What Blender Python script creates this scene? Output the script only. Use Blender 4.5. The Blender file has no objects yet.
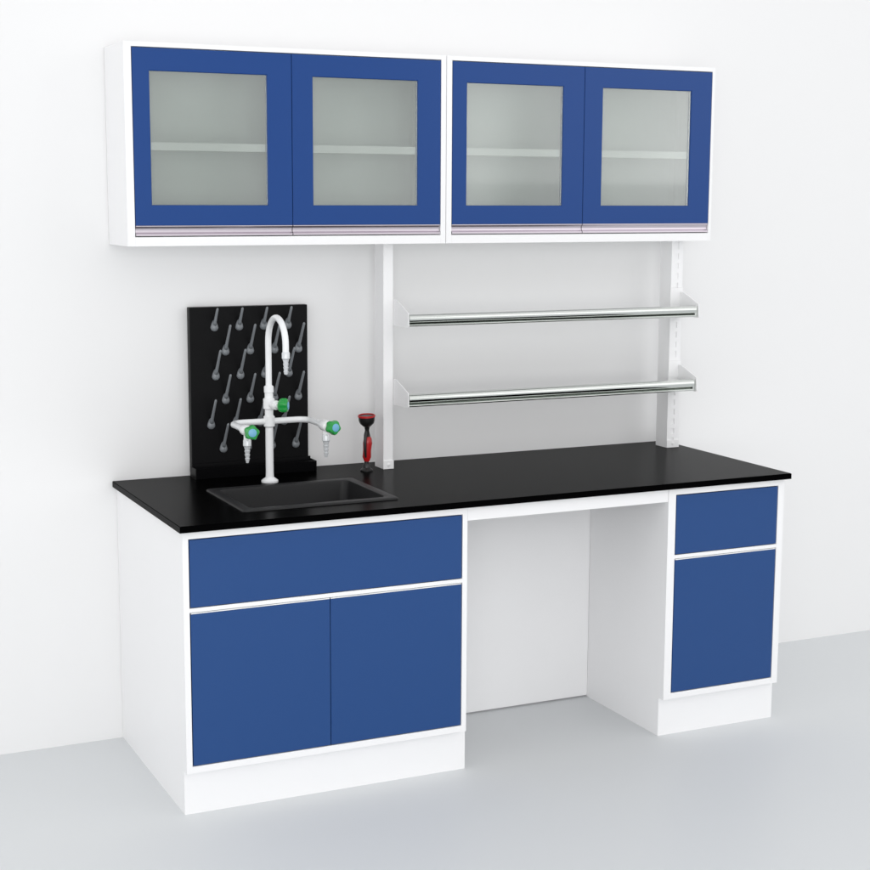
import bpy, bmesh, math
from mathutils import Vector, Matrix
scene=bpy.context.scene; col=scene.collection

# ------------------------------------------------ materials
def mat(name,color,rough=0.5,metal=0.0,spec=0.5,noise=0.0,nscale=6.0,bump=0.0,bscale=200.0,coat=0.0,rvar=0.0):
    m=bpy.data.materials.new(name); m.use_nodes=True; nt=m.node_tree
    b=nt.nodes["Principled BSDF"]
    b.inputs["Base Color"].default_value=(*color,1); b.inputs["Roughness"].default_value=rough
    b.inputs["Metallic"].default_value=metal; b.inputs["Specular IOR Level"].default_value=spec
    b.inputs["Coat Weight"].default_value=coat
    tc=nt.nodes.new("ShaderNodeTexCoord")
    if noise>0 or rvar>0:
        n=nt.nodes.new("ShaderNodeTexNoise"); n.inputs["Scale"].default_value=nscale; n.inputs["Detail"].default_value=5
        nt.links.new(tc.outputs["Object"],n.inputs["Vector"])
    if noise>0:
        r=nt.nodes.new("ShaderNodeMapRange"); r.inputs["To Min"].default_value=1-noise; r.inputs["To Max"].default_value=1+noise
        nt.links.new(n.outputs["Fac"],r.inputs["Value"])
        v=nt.nodes.new("ShaderNodeVectorMath"); v.operation='SCALE'; v.inputs[0].default_value=color
        nt.links.new(r.outputs["Result"],v.inputs["Scale"]); nt.links.new(v.outputs[0],b.inputs["Base Color"])
    if rvar>0:
        r=nt.nodes.new("ShaderNodeMapRange"); r.inputs["To Min"].default_value=max(0,rough-rvar); r.inputs["To Max"].default_value=rough+rvar
        nt.links.new(n.outputs["Fac"],r.inputs["Value"]); nt.links.new(r.outputs["Result"],b.inputs["Roughness"])
    if bump>0:
        n2=nt.nodes.new("ShaderNodeTexNoise"); n2.inputs["Scale"].default_value=bscale
        nt.links.new(tc.outputs["Object"],n2.inputs["Vector"])
        bp=nt.nodes.new("ShaderNodeBump"); bp.inputs["Strength"].default_value=bump; bp.inputs["Distance"].default_value=0.001
        nt.links.new(n2.outputs["Fac"],bp.inputs["Height"]); nt.links.new(bp.outputs[0],b.inputs["Normal"])
    return m
WHITE=mat("white_lacquer",(0.90,0.90,0.905),0.42,noise=0.01,rvar=0.04)
BLUE=mat("blue_lacquer",(0.013,0.062,0.215),0.34,spec=0.35,noise=0.008,rvar=0.03)
BLUE2=mat("blue_lacquer_doors",(0.0060,0.051,0.222),0.30,spec=0.3,noise=0.008,rvar=0.03)
BLACK=mat("black_phenolic",(0.0010,0.0010,0.0011),0.25,spec=0.010,noise=0.01)
SINKM=mat("black_resin",(0.017,0.017,0.018),0.45,spec=0.25)
RACKM=mat("black_plastic",(0.003,0.003,0.0035),0.4,spec=0.12)
PEGM=mat("grey_plastic",(0.20,0.215,0.23),0.35)
STEEL=mat("stainless_steel",(0.66,0.685,0.66),0.15,metal=1.0,rvar=0.03)
ALU=mat("anodised_aluminium",(0.64,0.585,0.64),0.28,metal=1.0)
SHELFM=mat("cabinet_shelf_board",(0.88,0.90,0.88),0.3)
EDGEM=mat("shelf_edge_trim",(0.96,0.97,0.96),0.3)
INNER=mat("cabinet_interior",(0.86,0.89,0.87),0.5)
TAP=mat("white_epoxy",(0.86,0.87,0.88),0.25,coat=0.3)
CHROME=mat("grey_nozzle",(0.68,0.70,0.72),0.25,metal=0.2)
GREEN=mat("green_plastic",(0.012,0.30,0.05),0.3)
DISC=mat("blue_disc",(0.16,0.42,0.62),0.35)
RED=mat("red_plastic",(0.45,0.01,0.012),0.3)
RUB=mat("black_rubber",(0.012,0.012,0.012),0.35)
WALLM=mat("wall_paint",(0.85,0.85,0.85),0.8,spec=0.2,noise=0.006,nscale=1.5,bump=0.03,bscale=300)
FLOORM=mat("floor_vinyl",(0.69,0.71,0.723),0.45,spec=0.35,noise=0.008,nscale=2.0,bump=0.02,bscale=250,rvar=0.04)
DARK=mat("painted_gap_shade",(0.35,0.35,0.36),0.6)

def glass_mat():
    m=bpy.data.materials.new("frosted_glass"); m.use_nodes=True; nt=m.node_tree; nt.nodes.clear()
    o=nt.nodes.new("ShaderNodeOutputMaterial")
    rf=nt.nodes.new("ShaderNodeBsdfRefraction"); rf.inputs["Color"].default_value=(0.95,0.99,0.965,1); rf.inputs["Roughness"].default_value=0.2; rf.inputs["IOR"].default_value=1.1
    tr=nt.nodes.new("ShaderNodeBsdfTransparent"); tr.inputs["Color"].default_value=(0.97,0.99,0.975,1)
    tl=nt.nodes.new("ShaderNodeBsdfDiffuse"); tl.inputs["Color"].default_value=(0.62,0.655,0.63,1)
    gl=nt.nodes.new("ShaderNodeBsdfGlossy"); gl.inputs["Roughness"].default_value=0.05
    fr=nt.nodes.new("ShaderNodeFresnel"); fr.inputs["IOR"].default_value=1.75
    m1=nt.nodes.new("ShaderNodeMixShader"); m1.inputs[0].default_value=0.25
    m2=nt.nodes.new("ShaderNodeMixShader"); m2.inputs[0].default_value=0.15
    m3=nt.nodes.new("ShaderNodeMixShader")
    nt.links.new(tr.outputs[0],m1.inputs[1]); nt.links.new(rf.outputs[0],m1.inputs[2])
    nt.links.new(m1.outputs[0],m2.inputs[1]); nt.links.new(tl.outputs[0],m2.inputs[2])
    nt.links.new(fr.outputs[0],m3.inputs[0]); nt.links.new(m2.outputs[0],m3.inputs[1]); nt.links.new(gl.outputs[0],m3.inputs[2])
    nt.links.new(m3.outputs[0],o.inputs[0]); return m
GLASS=glass_mat()

# ------------------------------------------------ helpers
def add_box(bm,x0,x1,y0,y1,z0,z1,bev=0.0,seg=2):
    vs=[bm.verts.new(c) for c in [(x0,y0,z0),(x1,y0,z0),(x1,y1,z0),(x0,y1,z0),(x0,y0,z1),(x1,y0,z1),(x1,y1,z1),(x0,y1,z1)]]
    fs=[bm.faces.new([vs[i] for i in f]) for f in [(0,3,2,1),(4,5,6,7),(0,1,5,4),(1,2,6,5),(2,3,7,6),(3,0,4,7)]]
    if bev>0:
        es=list({e for f in fs for e in f.edges})
        bmesh.ops.bevel(bm,geom=es,offset=bev,segments=seg,affect='EDGES',profile=0.5)
def finish(bm,name,m,parent=None,origin=(0,0,0),smooth=False,label=None):
    o=Vector(origin)
    bmesh.ops.translate(bm,verts=bm.verts,vec=-o)
    bmesh.ops.recalc_face_normals(bm,faces=bm.faces)
    me=bpy.data.meshes.new(name); bm.to_mesh(me); bm.free()
    me.materials.append(m)
    if smooth:
        for p in me.polygons: p.use_smooth=True
        try: me.set_sharp_from_angle(angle=math.radians(40))
        except Exception: pass
    ob=bpy.data.objects.new(name,me); col.objects.link(ob)
    if parent:
        ob.parent=parent; po=wloc(parent); ob.location=o-po
    else: ob.location=o
    if label: ob["label"]=label
    return ob
def wloc(o):
    v=Vector(o.location)
    while o.parent: o=o.parent; v+=o.location
    return v
def thing(name,label,cat,loc,group=None):
    e=bpy.data.objects.new(name,None); e.empty_display_size=0.05; e.location=loc; col.objects.link(e)
    e["label"]=label; e["category"]=cat
    if group: e["group"]=group
    return e
def tag(o,label,cat,group=None):
    o["label"]=label; o["category"]=cat
    if group: o["group"]=group
def box(name,m,parent,dims,bev=0.001,**k):
    bm=bmesh.new(); add_box(bm,*dims,bev=bev)
    return finish(bm,name,m,parent,origin=((dims[0]+dims[1])/2,(dims[2]+dims[3])/2,dims[4]),**k)
def boxes(name,m,parent,lst,bev=0.0,origin=None,**k):
    bm=bmesh.new()
    for d in lst: add_box(bm,*d,bev=bev)
    d=lst[0]
    return finish(bm,name,m,parent,origin=origin or (d[0],d[2],d[4]),**k)
def add_lathe(bm,base,axis,prof,n=28):
    axis=Vector(axis).normalized(); q=Vector((0,0,1)).rotation_difference(axis).to_matrix(); b=Vector(base)
    rings=[]
    for r,h in prof:
        if r<1e-6: rings.append([bm.verts.new(b+q@Vector((0,0,h)))])
        else: rings.append([bm.verts.new(b+q@Vector((r*math.cos(2*math.pi*i/n),r*math.sin(2*math.pi*i/n),h))) for i in range(n)])
    for a,c in zip(rings,rings[1:]):
        for i in range(n):
            j=(i+1)%n
            if len(a)==1 and len(c)==1: continue
            if len(a)==1: bm.faces.new([a[0],c[i],c[j]])
            elif len(c)==1: bm.faces.new([a[i],a[j],c[0]])
            else: bm.faces.new([a[i],a[j],c[j],c[i]])
    if len(rings[0])>1: bm.faces.new(rings[0][::-1])
    if len(rings[-1])>1: bm.faces.new(rings[-1])
def add_tube(bm,pts,r,n=20):
    pts=[Vector(p) for p in pts]; rs=r if isinstance(r,list) else [r]*len(pts)
    rings=[]; t0=(pts[1]-pts[0]).normalized()
    up=Vector((0,0,1)) if abs(t0.z)<0.9 else Vector((1,0,0))
    nrm=(up-t0*up.dot(t0)).normalized(); prev=t0
    for i,p in enumerate(pts):
        if i==0: t=t0
        elif i==len(pts)-1: t=(pts[i]-pts[i-1]).normalized()
        else: t=((pts[i+1]-pts[i]).normalized()+(pts[i]-pts[i-1]).normalized()).normalized()
        nrm=prev.rotation_difference(t)@nrm; nrm=(nrm-t*nrm.dot(t)).normalized(); prev=t
        b=t.cross(nrm)
        rings.append([bm.verts.new(p+(nrm*math.cos(2*math.pi*k/n)+b*math.sin(2*math.pi*k/n))*rs[i]) for k in range(n)])
    for a,c in zip(rings,rings[1:]):
        for i in range(n):
            j=(i+1)%n; bm.faces.new([a[i],a[j],c[j],c[i]])
    bm.faces.new(rings[0][::-1]); bm.faces.new(rings[-1])
def add_prism(bm,poly,axis,a,b):
    def P(u,v,w):
        return {0:(w,u,v),1:(u,w,v),2:(u,v,w)}[axis]
    A=[bm.verts.new(P(u,v,a)) for u,v in poly]; B=[bm.verts.new(P(u,v,b)) for u,v in poly]
    n=len(poly)
    bm.faces.new(A); bm.faces.new(B[::-1])
    for i in range(n):
        j=(i+1)%n; bm.faces.new([A[i],B[i],B[j],A[j]])

# ------------------------------------------------ setting
bm=bmesh.new(); 
vs=[bm.verts.new(c) for c in [(-9,-11,0),(11,-11,0),(11,0.3,0),(-9,0.3,0)]]; bm.faces.new(vs)
fl=finish(bm,"floor",FLOORM); fl["kind"]="structure"; fl["label"]="pale blue grey smooth vinyl floor"
bm=bmesh.new(); add_box(bm,-9,11,0.001,0.12,-0.02,4.6)
wl=finish(bm,"wall",WALLM,origin=(1,0.001,0)); tag(wl,"plain white painted wall behind the laboratory bench","wall")

YF=-0.741; YK=-0.713; YS=-0.222
# ------------------------------------------------ base cabinets
def base_cabinet(name,label,x0,x1,fl_,fr_,doors,outer_side,px0,px1):
    e=thing(name,label,"cabinet",((x0+x1)/2,YF/2,0))
    ti=0.003
    L=[(fl_-ti,fr_+ti,YF,YF+0.045,0.808,0.829),(fl_-ti,fr_+ti,YF,YS-0.001,0.13,0.150),
       (fl_-ti,fr_+ti,YF,YF+0.06,0.5985,0.6105),(fl_-ti,fr_+ti,YS-0.011,YS-0.001,0.150,0.829)]
    bm=bmesh.new()
    for d in L: add_box(bm,*d,bev=0.0006)
    side=[(YF,0.13),(YF,0.829),(YS,0.829),(YS,0.0),(YK,0.0),(YK,0.13)]
    add_prism(bm,side,0,x0,fl_-ti)
    if outer_side=='l': add_box(bm,fr_+ti,x1,YF,YS,0.13,0.829)
    else: add_prism(bm,side,0,fr_+ti,x1)
    finish(bm,"carcass",WHITE,e,origin=(x0,YF,0))
    boxes("plinth",WHITE,e,[(px0,px1,YK-0.001,YS-0.002,0.0,0.1295)])
    if outer_side=='l': boxes("rear_side_panel",WHITE,e,[(x0+0.0008,x0+0.018,YS+0.0012,0,0,0.829)])
    else: boxes("rear_side_panel",WHITE,e,[(x1-0.018,x1-0.0012,YS+0.002,0,0,0.829)])
    box("drawer_front",BLUE,e,(fl_,fr_,YF-0.001,YF+0.017,0.6128,0.8055),0.0015)
    for a,b in doors:
        d=box("door",BLUE,e,(a,b,YF-0.001,YF+0.017,0.1525,0.5935),0.0015)
        boxes("edge_trim",WHITE,d,[(a+0.001,b-0.001,YF-0.0005,YF+0.015,0.5942,0.5968)])
    return e
base_cabinet("sink_cabinet","white base cabinet with wide blue drawer over two blue doors",0.012,0.892,0.032,0.873,[(0.032,0.448),(0.4498,0.873)],'l',0.0135,0.902)
base_cabinet("drawer_cabinet","narrow white base cabinet with blue drawer above blue door",1.609,2.064,1.640,2.037,[(1.640,2.037)],'r',1.6105,2.066)
k=thing("kneehole_surround","white kneehole back panel and apron rail between base cabinets","bench frame",(1.25,-0.5,0))
boxes("back_panel",WHITE,k,[(0.893,1.608,-0.262,-0.245,0.006,0.828)])
boxes("apron_rail",WHITE,k,[(0.893,1.608,YF+0.001,YF+0.02,0.787,0.829)],0.0008)
boxes("gap_shade_strip",DARK,k,[(0.893,1.608,-0.258,-0.25,0.0,0.0055)])  # grey strip paints in the shade of the gap under the back panel

# ------------------------------------------------ countertop with opening
SX0,SX1,SY0,SY1=0.222,0.712,-0.645,-0.272
W,D=2.076,0.761
bm=bmesh.new()
hx0,hx1,hy0,hy1=SX0+0.012,SX1-0.012,SY0+0.012,SY1-0.012
def ringslab(bm,X0,X1,Y0,Y1,hx0,hx1,hy0,hy1,z0,z1):
    o=[(X0,Y0),(X1,Y0),(X1,Y1),(X0,Y1)]; h=[(hx0,hy0),(hx1,hy0),(hx1,hy1),(hx0,hy1)]
    V={}
    for nm,pl in (('o',o),('h',h)):
        for zi,z in enumerate((z0,z1)):
            for i,(x,y) in enumerate(pl): V[nm,zi,i]=bm.verts.new((x,y,z))
    for i in range(4):
        j=(i+1)%4
        bm.faces.new([V['o',1,i],V['o',1,j],V['h',1,j],V['h',1,i]])
        bm.faces.new([V['o',0,j],V['o',0,i],V['h',0,i],V['h',0,j]])
        bm.faces.new([V['o',0,i],V['o',0,j],V['o',1,j],V['o',1,i]])
        bm.faces.new([V['h',0,j],V['h',0,i],V['h',1,i],V['h',1,j]])
ringslab(bm,0,W,-D,-0.0005,hx0,hx1,hy0,hy1,0.831,0.85)
es=[e for e in bm.edges if all(v.co.z>0.84 for v in e.verts) and (all(abs(v.co.y+D)<1e-4 for v in e.verts) or all(v.co.x<1e-4 for v in e.verts) or all(v.co.x>W-1e-4 for v in e.verts))]
bmesh.ops.bevel(bm,geom=es,offset=0.0015,segments=2,affect='EDGES')
ct=finish(bm,"countertop",BLACK,origin=(W/2,-D/2,0.831)); tag(ct,"long matte black countertop resting on white base cabinets","countertop")

# ------------------------------------------------ sink (drop in, rounded)
def rrect(x0,x1,y0,y1,r,n=6):
    out=[]
    for cx,cy,a0 in ((x1-r,y1-r,0),(x0+r,y1-r,90),(x0+r,y0+r,180),(x1-r,y0+r,270)):
        for i in range(n+1):
            a=math.radians(a0+90*i/n); out.append((cx+r*math.cos(a),cy+r*math.sin(a)))
    return out
bm=bmesh.new()
levels=[(0.0,0.8502,0.012),(0.0015,0.8545,0.012),(0.004,0.8555,0.012),(0.028,0.8555,0.022),(0.031,0.854,0.022),(0.033,0.846,0.024),(0.042,0.66,0.034),(0.055,0.645,0.04),(0.12,0.642,0.05)]
rings=[]
for ins,z,r in levels:
    rings.append([bm.verts.new((x,y,z)) for x,y in rrect(SX0+ins,SX1-ins,SY0+ins,SY1-ins,r)])
for a,c in zip(rings,rings[1:]):
    n=len(a)
    for i in range(n): bm.faces.new([a[i],a[(i+1)%n],c[(i+1)%n],c[i]])
bm.faces.new(rings[-1])
sk=thing("sink","black rectangular drop-in sink set into the countertop","sink",(0.467,-0.46,0.85))
finish(bm,"basin",SINKM,sk,origin=(0.467,-0.46,0.64),smooth=True)
bm=bmesh.new(); add_lathe(bm,(0.467,-0.46,0.6425),(0,0,1),[(0.035,0),(0.035,0.003),(0.022,0.004),(0.02,0.001),(0,0.001)])
finish(bm,"drain",RUB,sk,origin=(0.467,-0.46,0.6425),smooth=True)

# ------------------------------------------------ faucet
FX,FY=0.452,-0.215
f=thing("laboratory_tap","white gooseneck laboratory tap with green handles behind the sink","tap",(FX,FY,0.85))
bm=bmesh.new()
add_lathe(bm,(FX,FY,0.85),(0,0,1),[(0.027,0),(0.027,0.006),(0.022,0.010),(0.0135,0.016),(0.0125,0.03),(0.0125,0.175),(0.018,0.180),(0.018,0.210),(0.0135,0.214),(0.0135,0.232),(0.0185,0.236),(0.0185,0.266),(0.0135,0.270),(0.0135,0.285),(0.0155,0.287),(0.0155,0.305),(0.011,0.309),(0,0.309)])
finish(bm,"column",TAP,f,origin=(FX,FY,0.85),smooth=True)
R=0.080; zc=1.297
pts=[(FX,FY,1.155),(FX,FY,1.22)]+[(FX,FY-R+R*math.cos(math.radians(a)),zc+R*math.sin(math.radians(a))) for a in range(0,181,10)]+[(FX,FY-2*R,zc-0.02)]
bm=bmesh.new(); add_tube(bm,pts,0.0098)
sp=finish(bm,"spout",TAP,f,origin=(FX,FY,1.155),smooth=True)
def nozzle(parent,x,y,ztop,l=0.075):
    bm=bmesh.new()
    pr=[(0.0105,0),(0.0125,0.004),(0.0125,0.02),(0.009,0.024)]
    h=0.024; r=0.0098
    for i in range(4): pr+=[(r,h),(r-0.0028,h+0.0105)]; h+=0.0115; r-=0.0007
    pr+=[(0.004,l),(0,l)]
    add_lathe(bm,(x,y,ztop),(0,0,-1),pr)
    finish(bm,"nozzle",CHROME,parent,origin=(x,y,ztop),smooth=True)
nozzle(sp,FX,FY-2*R,zc-0.018,0.068)
def knob(parent,base,axis):
    axis=Vector(axis).normalized()
    bm=bmesh.new(); n=40; q=Vector((0,0,1)).rotation_difference(axis).to_matrix(); b=Vector(base)
    prof=[(0.012,0.0),(0.0195,0.006),(0.0215,0.012),(0.0215,0.024),(0.019,0.030),(0.0135,0.0315)]
    rings=[]
    for r,h in prof:
        ring=[]
        for i in range(n):
            a=2*math.pi*i/n; rr=r*(1+0.09*math.cos(5*a)) if r>0.015 else r
            ring.append(bm.verts.new(b+q@Vector((rr*math.cos(a),rr*math.sin(a),h))))
        rings.append(ring)
    for a,c in zip(rings,rings[1:]):
        for i in range(n): bm.faces.new([a[i],a[(i+1)%n],c[(i+1)%n],c[i]])
    bm.faces.new(rings[0][::-1]); bm.faces.new(rings[-1])
    h=finish(bm,"handle",GREEN,parent,origin=base,smooth=True)
    bm=bmesh.new(); add_lathe(bm,b+axis*0.0316,axis,[(0.0125,0),(0.0125,0.0012),(0.011,0.002),(0,0.0022)])
    finish(bm,"cap_disc",DISC,h,origin=b+axis*0.0316,smooth=True)
ax=Vector((0.25,-1,0)).normalized()
bm=bmesh.new(); add_lathe(bm,(FX,FY,1.100),ax,[(0.011,0.01),(0.011,0.025),(0.015,0.027),(0.015,0.042),(0.009,0.044),(0.009,0.056)])
v=finish(bm,"valve",TAP,f,origin=(FX,FY,1.100),smooth=True)
knob(v,Vector((FX,FY,1.100))+ax*0.052,(0.85,-0.5,0.0))
for s in (-1,1):
    zz=1.045
    A=Vector((FX,FY,zz))
    X=FX+s*0.128; ye=FY-0.158
    pts=[A+Vector((s*0.012,0,0)),Vector((FX+s*0.085,FY,zz))]
    for a in range(0,91,10):
        pts.append(Vector((FX+s*(0.088+0.04*math.sin(math.radians(a))),FY-0.04+0.04*math.cos(math.radians(a)),zz)))
    pts.append(Vector((X,ye,zz)))
    bm=bmesh.new(); add_tube(bm,pts,0.0098)
    add_lathe(bm,(X,ye+0.012,zz),(0,-1,0),[(0.0115,-0.03),(0.0115,-0.012),(0.0165,-0.008),(0.0175,0.0),(0.0175,0.034),(0.0165,0.037),(0.010,0.040),(0.010,0.052),(0,0.052)])
    add_lathe(bm,(X,ye-0.006,zz),(0,0,-1),[(0.0105,0.0),(0.0105,0.03),(0,0.03)])
    arm=finish(bm,"side_outlet",TAP,f,origin=A,smooth=True)
    nozzle(arm,X,ye-0.006,zz-0.026,0.073)
    knob(arm,(X,ye-0.038,zz),(-0.12 if s<0 else 0.25,-1,0.05))

# ------------------------------------------------ eyewash
ex,ey=0.812,-0.150
e=thing("eyewash_sprayer","red and black hand-held eyewash sprayer standing on the countertop","eyewash",(ex,ey,0.85))
bm=bmesh.new(); add_lathe(bm,(ex,ey,0.85),(0,0,1),[(0.021,0),(0.021,0.004),(0.017,0.007),(0.012,0.011),(0.011,0.022),(0.0075,0.026),(0.0075,0.045),(0,0.045)])
finish(bm,"mounting_base",RUB,e,origin=(ex,ey,0.85),smooth=True)
bm=bmesh.new(); add_tube(bm,[(ex+0.001,ey,0.882),(ex+0.001,ey,0.896),(ex+0.002,ey,0.92),(ex+0.003,ey-0.002,0.943),(ex+0.003,ey-0.003,0.958),(ex+0.003,ey-0.003,0.968)],[0.009,0.0145,0.0135,0.0155,0.013,0.007])
finish(bm,"grip",RED,e,origin=(ex,ey,0.882),smooth=True)
bm=bmesh.new(); add_tube(bm,[(ex-0.003,ey-0.006,0.985),(ex-0.009,ey-0.013,0.972),(ex-0.012,ey-0.016,0.95),(ex-0.011,ey-0.015,0.92),(ex-0.008,ey-0.012,0.897)],[0.005,0.0055,0.005,0.0045,0.0035],12)
finish(bm,"lever",RUB,e,origin=(ex,ey,0.985),smooth=True)
bm=bmesh.new(); add_tube(bm,[(ex+0.003,ey-0.004,0.965),(ex,ey-0.005,0.985),(ex-0.002,ey-0.009,1.004)],[0.0085,0.007,0.010])
hax=Vector((-0.06,-0.05,1)).normalized(); hb=Vector((ex-0.002,ey-0.009,0.998))
add_lathe(bm,hb,hax,[(0.010,0),(0.016,0.005),(0.023,0.012),(0.0265,0.022),(0.0272,0.033),(0,0.033)])
hd=finish(bm,"spray_head",RUB,e,origin=hb,smooth=True)
bm=bmesh.new(); add_lathe(bm,hb+hax*0.0332,hax,[(0.0275,0),(0.029,0.001),(0.029,0.0055),(0.027,0.007),(0.0255,0.006),(0.0255,0.0005)])
rm=finish(bm,"rim",RED,hd,origin=hb,smooth=True)
bm=bmesh.new(); add_lathe(bm,hb+hax*0.0338,hax,[(0.025,0),(0.025,0.003),(0,0.0045)])
finish(bm,"spray_face",RUB,hd,origin=hb,smooth=True)

# ------------------------------------------------ drying rack
r=thing("drying_rack","black wall drying rack with grey pegs above the sink","drying rack",(0.45,-0.03,0.85))
box("board",RACKM,r,(0.253,0.652,-0.032,-0.004,0.8505,1.396),0.002)
bm=bmesh.new(); add_prism(bm,[(-0.0325,0.8505),(-0.085,0.8505),(-0.092,0.885),(-0.086,0.885),(-0.080,0.858),(-0.040,0.858),(-0.040,0.893),(-0.0325,0.893)],0,0.250,0.656)
for xx in ((0.247,0.2502),(0.6558,0.659)): add_box(bm,xx[0],xx[1],-0.09,-0.0325,0.8505,0.885)
finish(bm,"drip_tray",RACKM,r,origin=(0.45,-0.03,0.8505))
def peg_mesh(L,name):
    bm=bmesh.new()
    d=Vector((0,-0.55,0.83)).normalized()
    n=20; rings=[]
    for rr,yy in ((1.0,0.0),(1.0,-0.004),(0.8,-0.008),(0.35,-0.011)):
        ring=[]
        for i in range(n):
            a=2*math.pi*i/n; x=0.0130*math.cos(a)*rr*(1-0.30*max(0,math.sin(a))); z=(0.013*math.sin(a) if math.sin(a)<0 else 0.024*math.sin(a))*rr
            ring.append(bm.verts.new((x,yy,z-0.004)))
        rings.append(ring)
    for a,c in zip(rings,rings[1:]):
        for i in range(n): bm.faces.new([a[i],a[(i+1)%n],c[(i+1)%n],c[i]])
    bm.faces.new(rings[0][::-1]); bm.faces.new(rings[-1])
    s=Vector((0,-0.004,0.004))
    add_tube(bm,[s,s+d*0.012,s+d*L*0.6,s+d*(L-0.004),s+d*L],[0.0080,0.0054,0.0044,0.0040,0.0025],12)
    bmesh.ops.recalc_face_normals(bm,faces=bm.faces)
    me=bpy.data.meshes.new(name); bm.to_mesh(me); bm.free(); me.materials.append(PEGM)
    for p in me.polygons: p.use_smooth=True
    return me
pm_s=peg_mesh(0.066,"peg_short"); pm_l=peg_mesh(0.098,"peg_long")
starts=[0.334,0.370,0.336,0.368,0.318,0.358]
for row in range(6):
    z=1.335-row*0.079
    for i in range(5):
        x=starts[row]+0.083*i
        if x>0.635: continue
        o=bpy.data.objects.new("peg",pm_s if row<1 else pm_l); col.objects.link(o); o.parent=r
        o.location=Vector((x,-0.032,z))-r.location

# ------------------------------------------------ shelving uprights
def upright(x0,x1,slots,label):
    e=thing("shelving_upright",label,"shelf post",((x0+x1)/2,-0.11,0.85),"upright posts carrying the steel shelves")
    y0,y1=-0.150,-0.078; z0=0.8505; z1=1.5965
    L=[]
    if slots:
        w=x1-x0; a=x0+w*0.37; b=x1-w*0.37
        L+=[(x0,a,y0,y1,z0,z1),(b,x1,y0,y1,z0,z1),(a,b,y0+0.004,y1,z0,z1)]
        z=z0
        while z<z1-0.04:
            L.append((a,b,y0,y0+0.004,z,z+0.015)); z+=0.035
    else: L=[(x0,x1,y0,y1,z0,z1)]
    boxes("post",WHITE,e,L,0)
    bm=bmesh.new(); add_box(bm,x0-0.002,x1+0.002,y0-0.004,y0,z0,z0+0.028,0.001)
    add_lathe(bm,((x0+x1)/2,y0-0.004,z0+0.014),(0,-1,0),[(0.005,0),(0.005,0.002),(0.003,0.003),(0,0.003)],14)
    finish(bm,"foot_plate",WHITE,e,origin=(x0,y0,z0))
upright(0.873,0.907,False,"white steel upright standing at the middle of the countertop")
upright(1.991,2.039,True,"white slotted steel upright standing at the countertop end")

# ------------------------------------------------ shelves
def shelf(zb,zt,ztb):
    e=thing("steel_shelf","narrow stainless steel shelf with white angled end brackets","shelf",(1.47,-0.2,zb),"steel shelves between the uprights")
    x0,x1=0.9115,2.016; yb,yf=-0.156,-0.262
    h=zt-zb
    bm=bmesh.new()
    add_box(bm,x0,x1,yf+0.02,yb,zt-0.018,zt-0.014)
    finish(bm,"shelf_plate",STEEL,e,origin=(x0,yf,zb))
    prof=[]
    r1=h*0.34
    for a in range(0,181,18):
        t=math.radians(90+a); prof.append((yf-0.002+0.012*math.cos(t),zt-r1+r1*math.sin(t)))
    prof.append((yf+0.004,zt-2*r1-0.002))
    r2=h*0.12
    for a in range(0,181,30):
        t=math.radians(90+a); prof.append((yf-0.001+0.010*math.cos(t),zb+r2+r2*math.sin(t)))
    prof+= [(yf+0.018,zb),(yf+0.018,zt)]
    bm=bmesh.new(); add_prism(bm,prof,0,x0,x1)
    finish(bm,"front_rail",STEEL,e,origin=(x0,yf,zb),smooth=True)
    for xa,xb in ((0.9075,0.9105),(2.0275,2.0315)):
        bm=bmesh.new()
        add_prism(bm,[(yb,zb-0.004),(yb,ztb),(yb-0.016,ztb),(yf-0.008,zt+0.006),(yf-0.012,zb+0.002),(yf-0.008,zb-0.002)],0,xa,xb)
        finish(bm,"bracket",WHITE,e,origin=(xa,yb,zb))
    boxes("hook_plate",WHITE,e,[(1.987,2.0385,-0.1555,-0.151,zb-0.01,ztb+0.015)],0.0008)
    boxes("rail_end",STEEL,e,[(2.0165,2.0270,yf-0.004,yf+0.018,zb+0.001,zt-0.001)])
shelf(1.332,1.371,1.414)
shelf(1.070,1.111,1.152)

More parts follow.
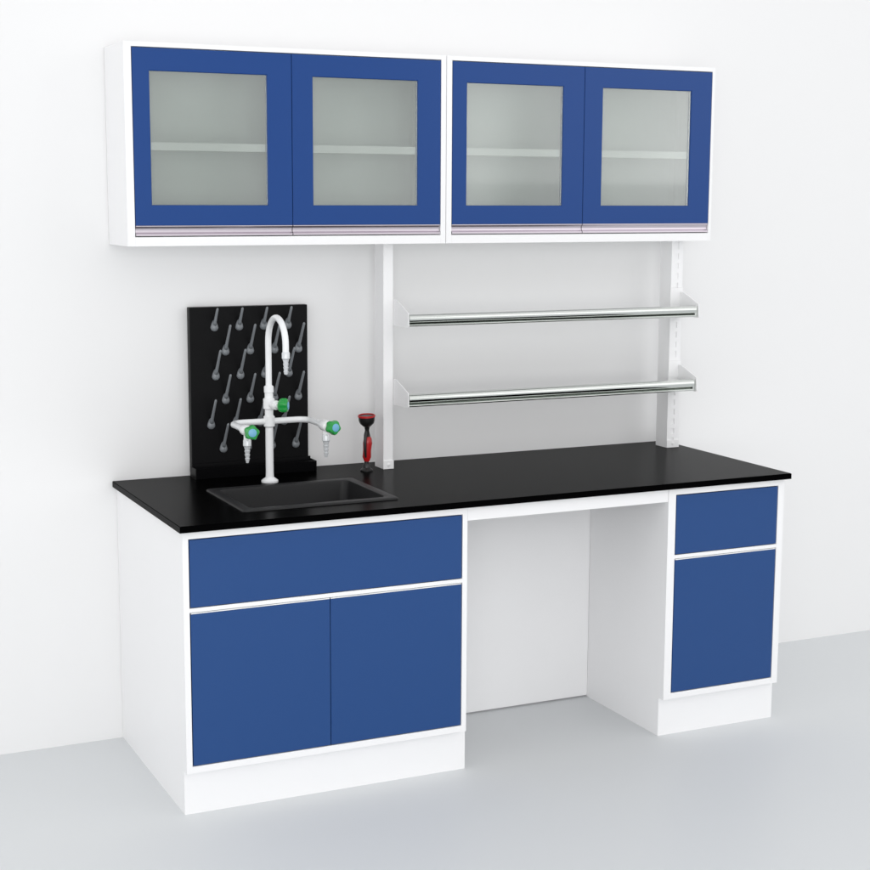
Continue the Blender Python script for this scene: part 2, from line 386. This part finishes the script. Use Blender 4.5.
# ------------------------------------------------ wall cabinets
YU=-0.233; ZB,ZT=1.597,2.194
def wall_cabinet(label,x0,x1,il,ir,doors):
    e=thing("wall_cabinet",label,"wall cabinet",((x0+x1)/2,YU/2,ZB),"wall cabinets hung side by side")
    yb=-0.001
    boxes("carcass",WHITE,e,[(x0,il,YU,yb,ZB,ZT),(ir,x1,YU,yb,ZB,ZT),(il,ir,YU,yb,ZB,1.6245),(il,ir,YU,yb,2.180,ZT)],0.0008)
    boxes("interior",INNER,e,[(il,ir,-0.012,-0.004,1.625,2.1795)])
    sh=boxes("inner_shelf",SHELFM,e,[(il+0.004,ir-0.002,-0.203,-0.0125,1.885,1.903)])
    boxes("edge_strip",EDGEM,sh,[(il+0.004,ir-0.002,-0.214,-0.2032,1.881,1.905)],0.0006)
    for a,b,ga,gb in doors:
        bm=bmesh.new()
        za,zb_=1.6585,2.1775; gza,gzb=1.7195,2.1115; y0,y1=YU-0.001,YU+0.018
        o=[(a,za),(b,za),(b,zb_),(a,zb_)]; h=[(ga,gza),(gb,gza),(gb,gzb),(ga,gzb)]
        c=0.002; h0=[(ga-c,gza-c),(gb+c,gza-c),(gb+c,gzb+c),(ga-c,gzb+c)]
        c2=0.0012; o0=[(a+c2,za+c2),(b-c2,za+c2),(b-c2,zb_-c2),(a+c2,zb_-c2)]
        R=[[bm.verts.new((x,y,z)) for x,z in pl] for pl,y in ((o,y1),(o,y0+c2),(o0,y0),(h0,y0),(h,y0+c),(h,y1))]
        for i in range(6):
            A=R[i];B=R[(i+1)%6]
            for j in range(4): bm.faces.new([A[j],A[(j+1)%4],B[(j+1)%4],B[j]])
        d=finish(bm,"door",BLUE2,e,origin=(a,YU,za))
        bm=bmesh.new(); add_box(bm,ga+0.0003,gb-0.0003,YU+0.006,YU+0.010,gza+0.0003,gzb-0.0003)
        finish(bm,"glass_pane",GLASS,d,origin=(ga,YU,gza))
        bm=bmesh.new()
        add_prism(bm,[(YU,1.658),(YU,1.656),(YU+0.0055,1.650),(YU+0.007,1.643),(YU+0.006,1.638),(YU+0.001,1.634),(YU,1.633),(YU,1.628),(YU+0.018,1.628),(YU+0.018,1.658)],0,a+0.0005,b-0.0005)
        finish(bm,"pull_strip",ALU,d,origin=(a,YU,1.628),smooth=True)
wall_cabinet("white wall cabinet with two blue framed frosted glass doors",0.010,1.0575,0.033,1.0395,[(0.035,0.5302,0.086,0.451),(0.5318,1.0375,0.600,0.957)])
wall_cabinet("white wall cabinet with two blue framed frosted glass doors",1.0595,2.096,1.0785,2.0845,[(1.0805,1.5702,1.132,1.490),(1.5718,2.0825,1.643,1.999)])

# ------------------------------------------------ world and lamps
w=bpy.data.worlds.new("World"); scene.world=w; w.use_nodes=True; nt=w.node_tree
bg=nt.nodes["Background"]
tc=nt.nodes.new("ShaderNodeTexCoord"); sx=nt.nodes.new("ShaderNodeSeparateXYZ"); cr=nt.nodes.new("ShaderNodeValToRGB")
mr=nt.nodes.new("ShaderNodeMapRange"); mr.inputs["From Min"].default_value=-1; mr.inputs["From Max"].default_value=1
nt.links.new(tc.outputs["Generated"],sx.inputs[0]); nt.links.new(sx.outputs["Z"],mr.inputs["Value"]); nt.links.new(mr.outputs["Result"],cr.inputs[0])
cr.color_ramp.elements[0].position=0.0; cr.color_ramp.elements[0].color=(0.7,0.7,0.7,1)
cr.color_ramp.elements[1].position=1.0; cr.color_ramp.elements[1].color=(0.82,0.82,0.82,1)
for p_,c_ in ((0.49,0.98),(0.56,0.90),(0.68,0.90)):
    el=cr.color_ramp.elements.new(p_); el.color=(c_,c_,c_*1.01,1)
mp=nt.nodes.new("ShaderNodeMapping"); mp.inputs["Scale"].default_value=(16,16,6)
nz=nt.nodes.new("ShaderNodeTexNoise"); nz.inputs["Scale"].default_value=1.0; nz.inputs["Detail"].default_value=2
nr=nt.nodes.new("ShaderNodeMapRange"); nr.inputs["From Min"].default_value=0.33; nr.inputs["From Max"].default_value=0.67; nr.inputs["To Min"].default_value=0.5; nr.inputs["To Max"].default_value=1.5
vm=nt.nodes.new("ShaderNodeVectorMath"); vm.operation='SCALE'
nt.links.new(tc.outputs["Generated"],mp.inputs[0]); nt.links.new(mp.outputs[0],nz.inputs["Vector"]); nt.links.new(nz.outputs["Fac"],nr.inputs["Value"])
nt.links.new(cr.outputs[0],vm.inputs[0]); nt.links.new(nr.outputs["Result"],vm.inputs["Scale"])
nt.links.new(vm.outputs[0],bg.inputs["Color"]); bg.inputs["Strength"].default_value=1.13
def area(name,loc,target,size,power):
    ld=bpy.data.lights.new(name,'AREA'); ld.shape='RECTANGLE'; ld.size=size[0]; ld.size_y=size[1]; ld.energy=power
    ob=bpy.data.objects.new(name,ld); col.objects.link(ob); ob.location=loc
    ob.rotation_euler=(Vector(target)-Vector(loc)).to_track_quat('-Z','Y').to_euler()
area("softbox_lamp",(-1.2,-6.4,1.7),(1.3,0,0.8),(3.6,2.6),84)
area("left_added_fill_light",(-4.2,-3.0,1.3),(1.2,-0.2,0.8),(2.6,2.2),9)  # added fill light, brightens left-facing sides of posts and cabinets
area("side_softbox_lamp",(4.5,-4.5,3.0),(1.3,0,0.9),(2.5,2.5),14)

# ------------------------------------------------ camera
C=Vector((-1.16904,-4.87269,1.75480)); yaw,pitch,roll,ff=0.44131,0.15211,0.00455,1569.63
F=Vector((math.sin(yaw)*math.cos(pitch),math.cos(yaw)*math.cos(pitch),-math.sin(pitch)))
Rr=Vector((math.cos(yaw),-math.sin(yaw),0)); U=Rr.cross(F)
R2=Rr*math.cos(roll)+U*math.sin(roll); U2=-Rr*math.sin(roll)+U*math.cos(roll)
cd=bpy.data.cameras.new("camera"); cd.sensor_width=36; cd.lens=ff/870*36; cd.clip_end=100
co=bpy.data.objects.new("camera",cd); col.objects.link(co)
M=Matrix((R2,U2,-F)).transposed().to_4x4(); M.translation=C; co.matrix_world=M
scene.camera=co
scene.view_settings.view_transform='Standard'; scene.view_settings.look='None'; scene.view_settings.exposure=0
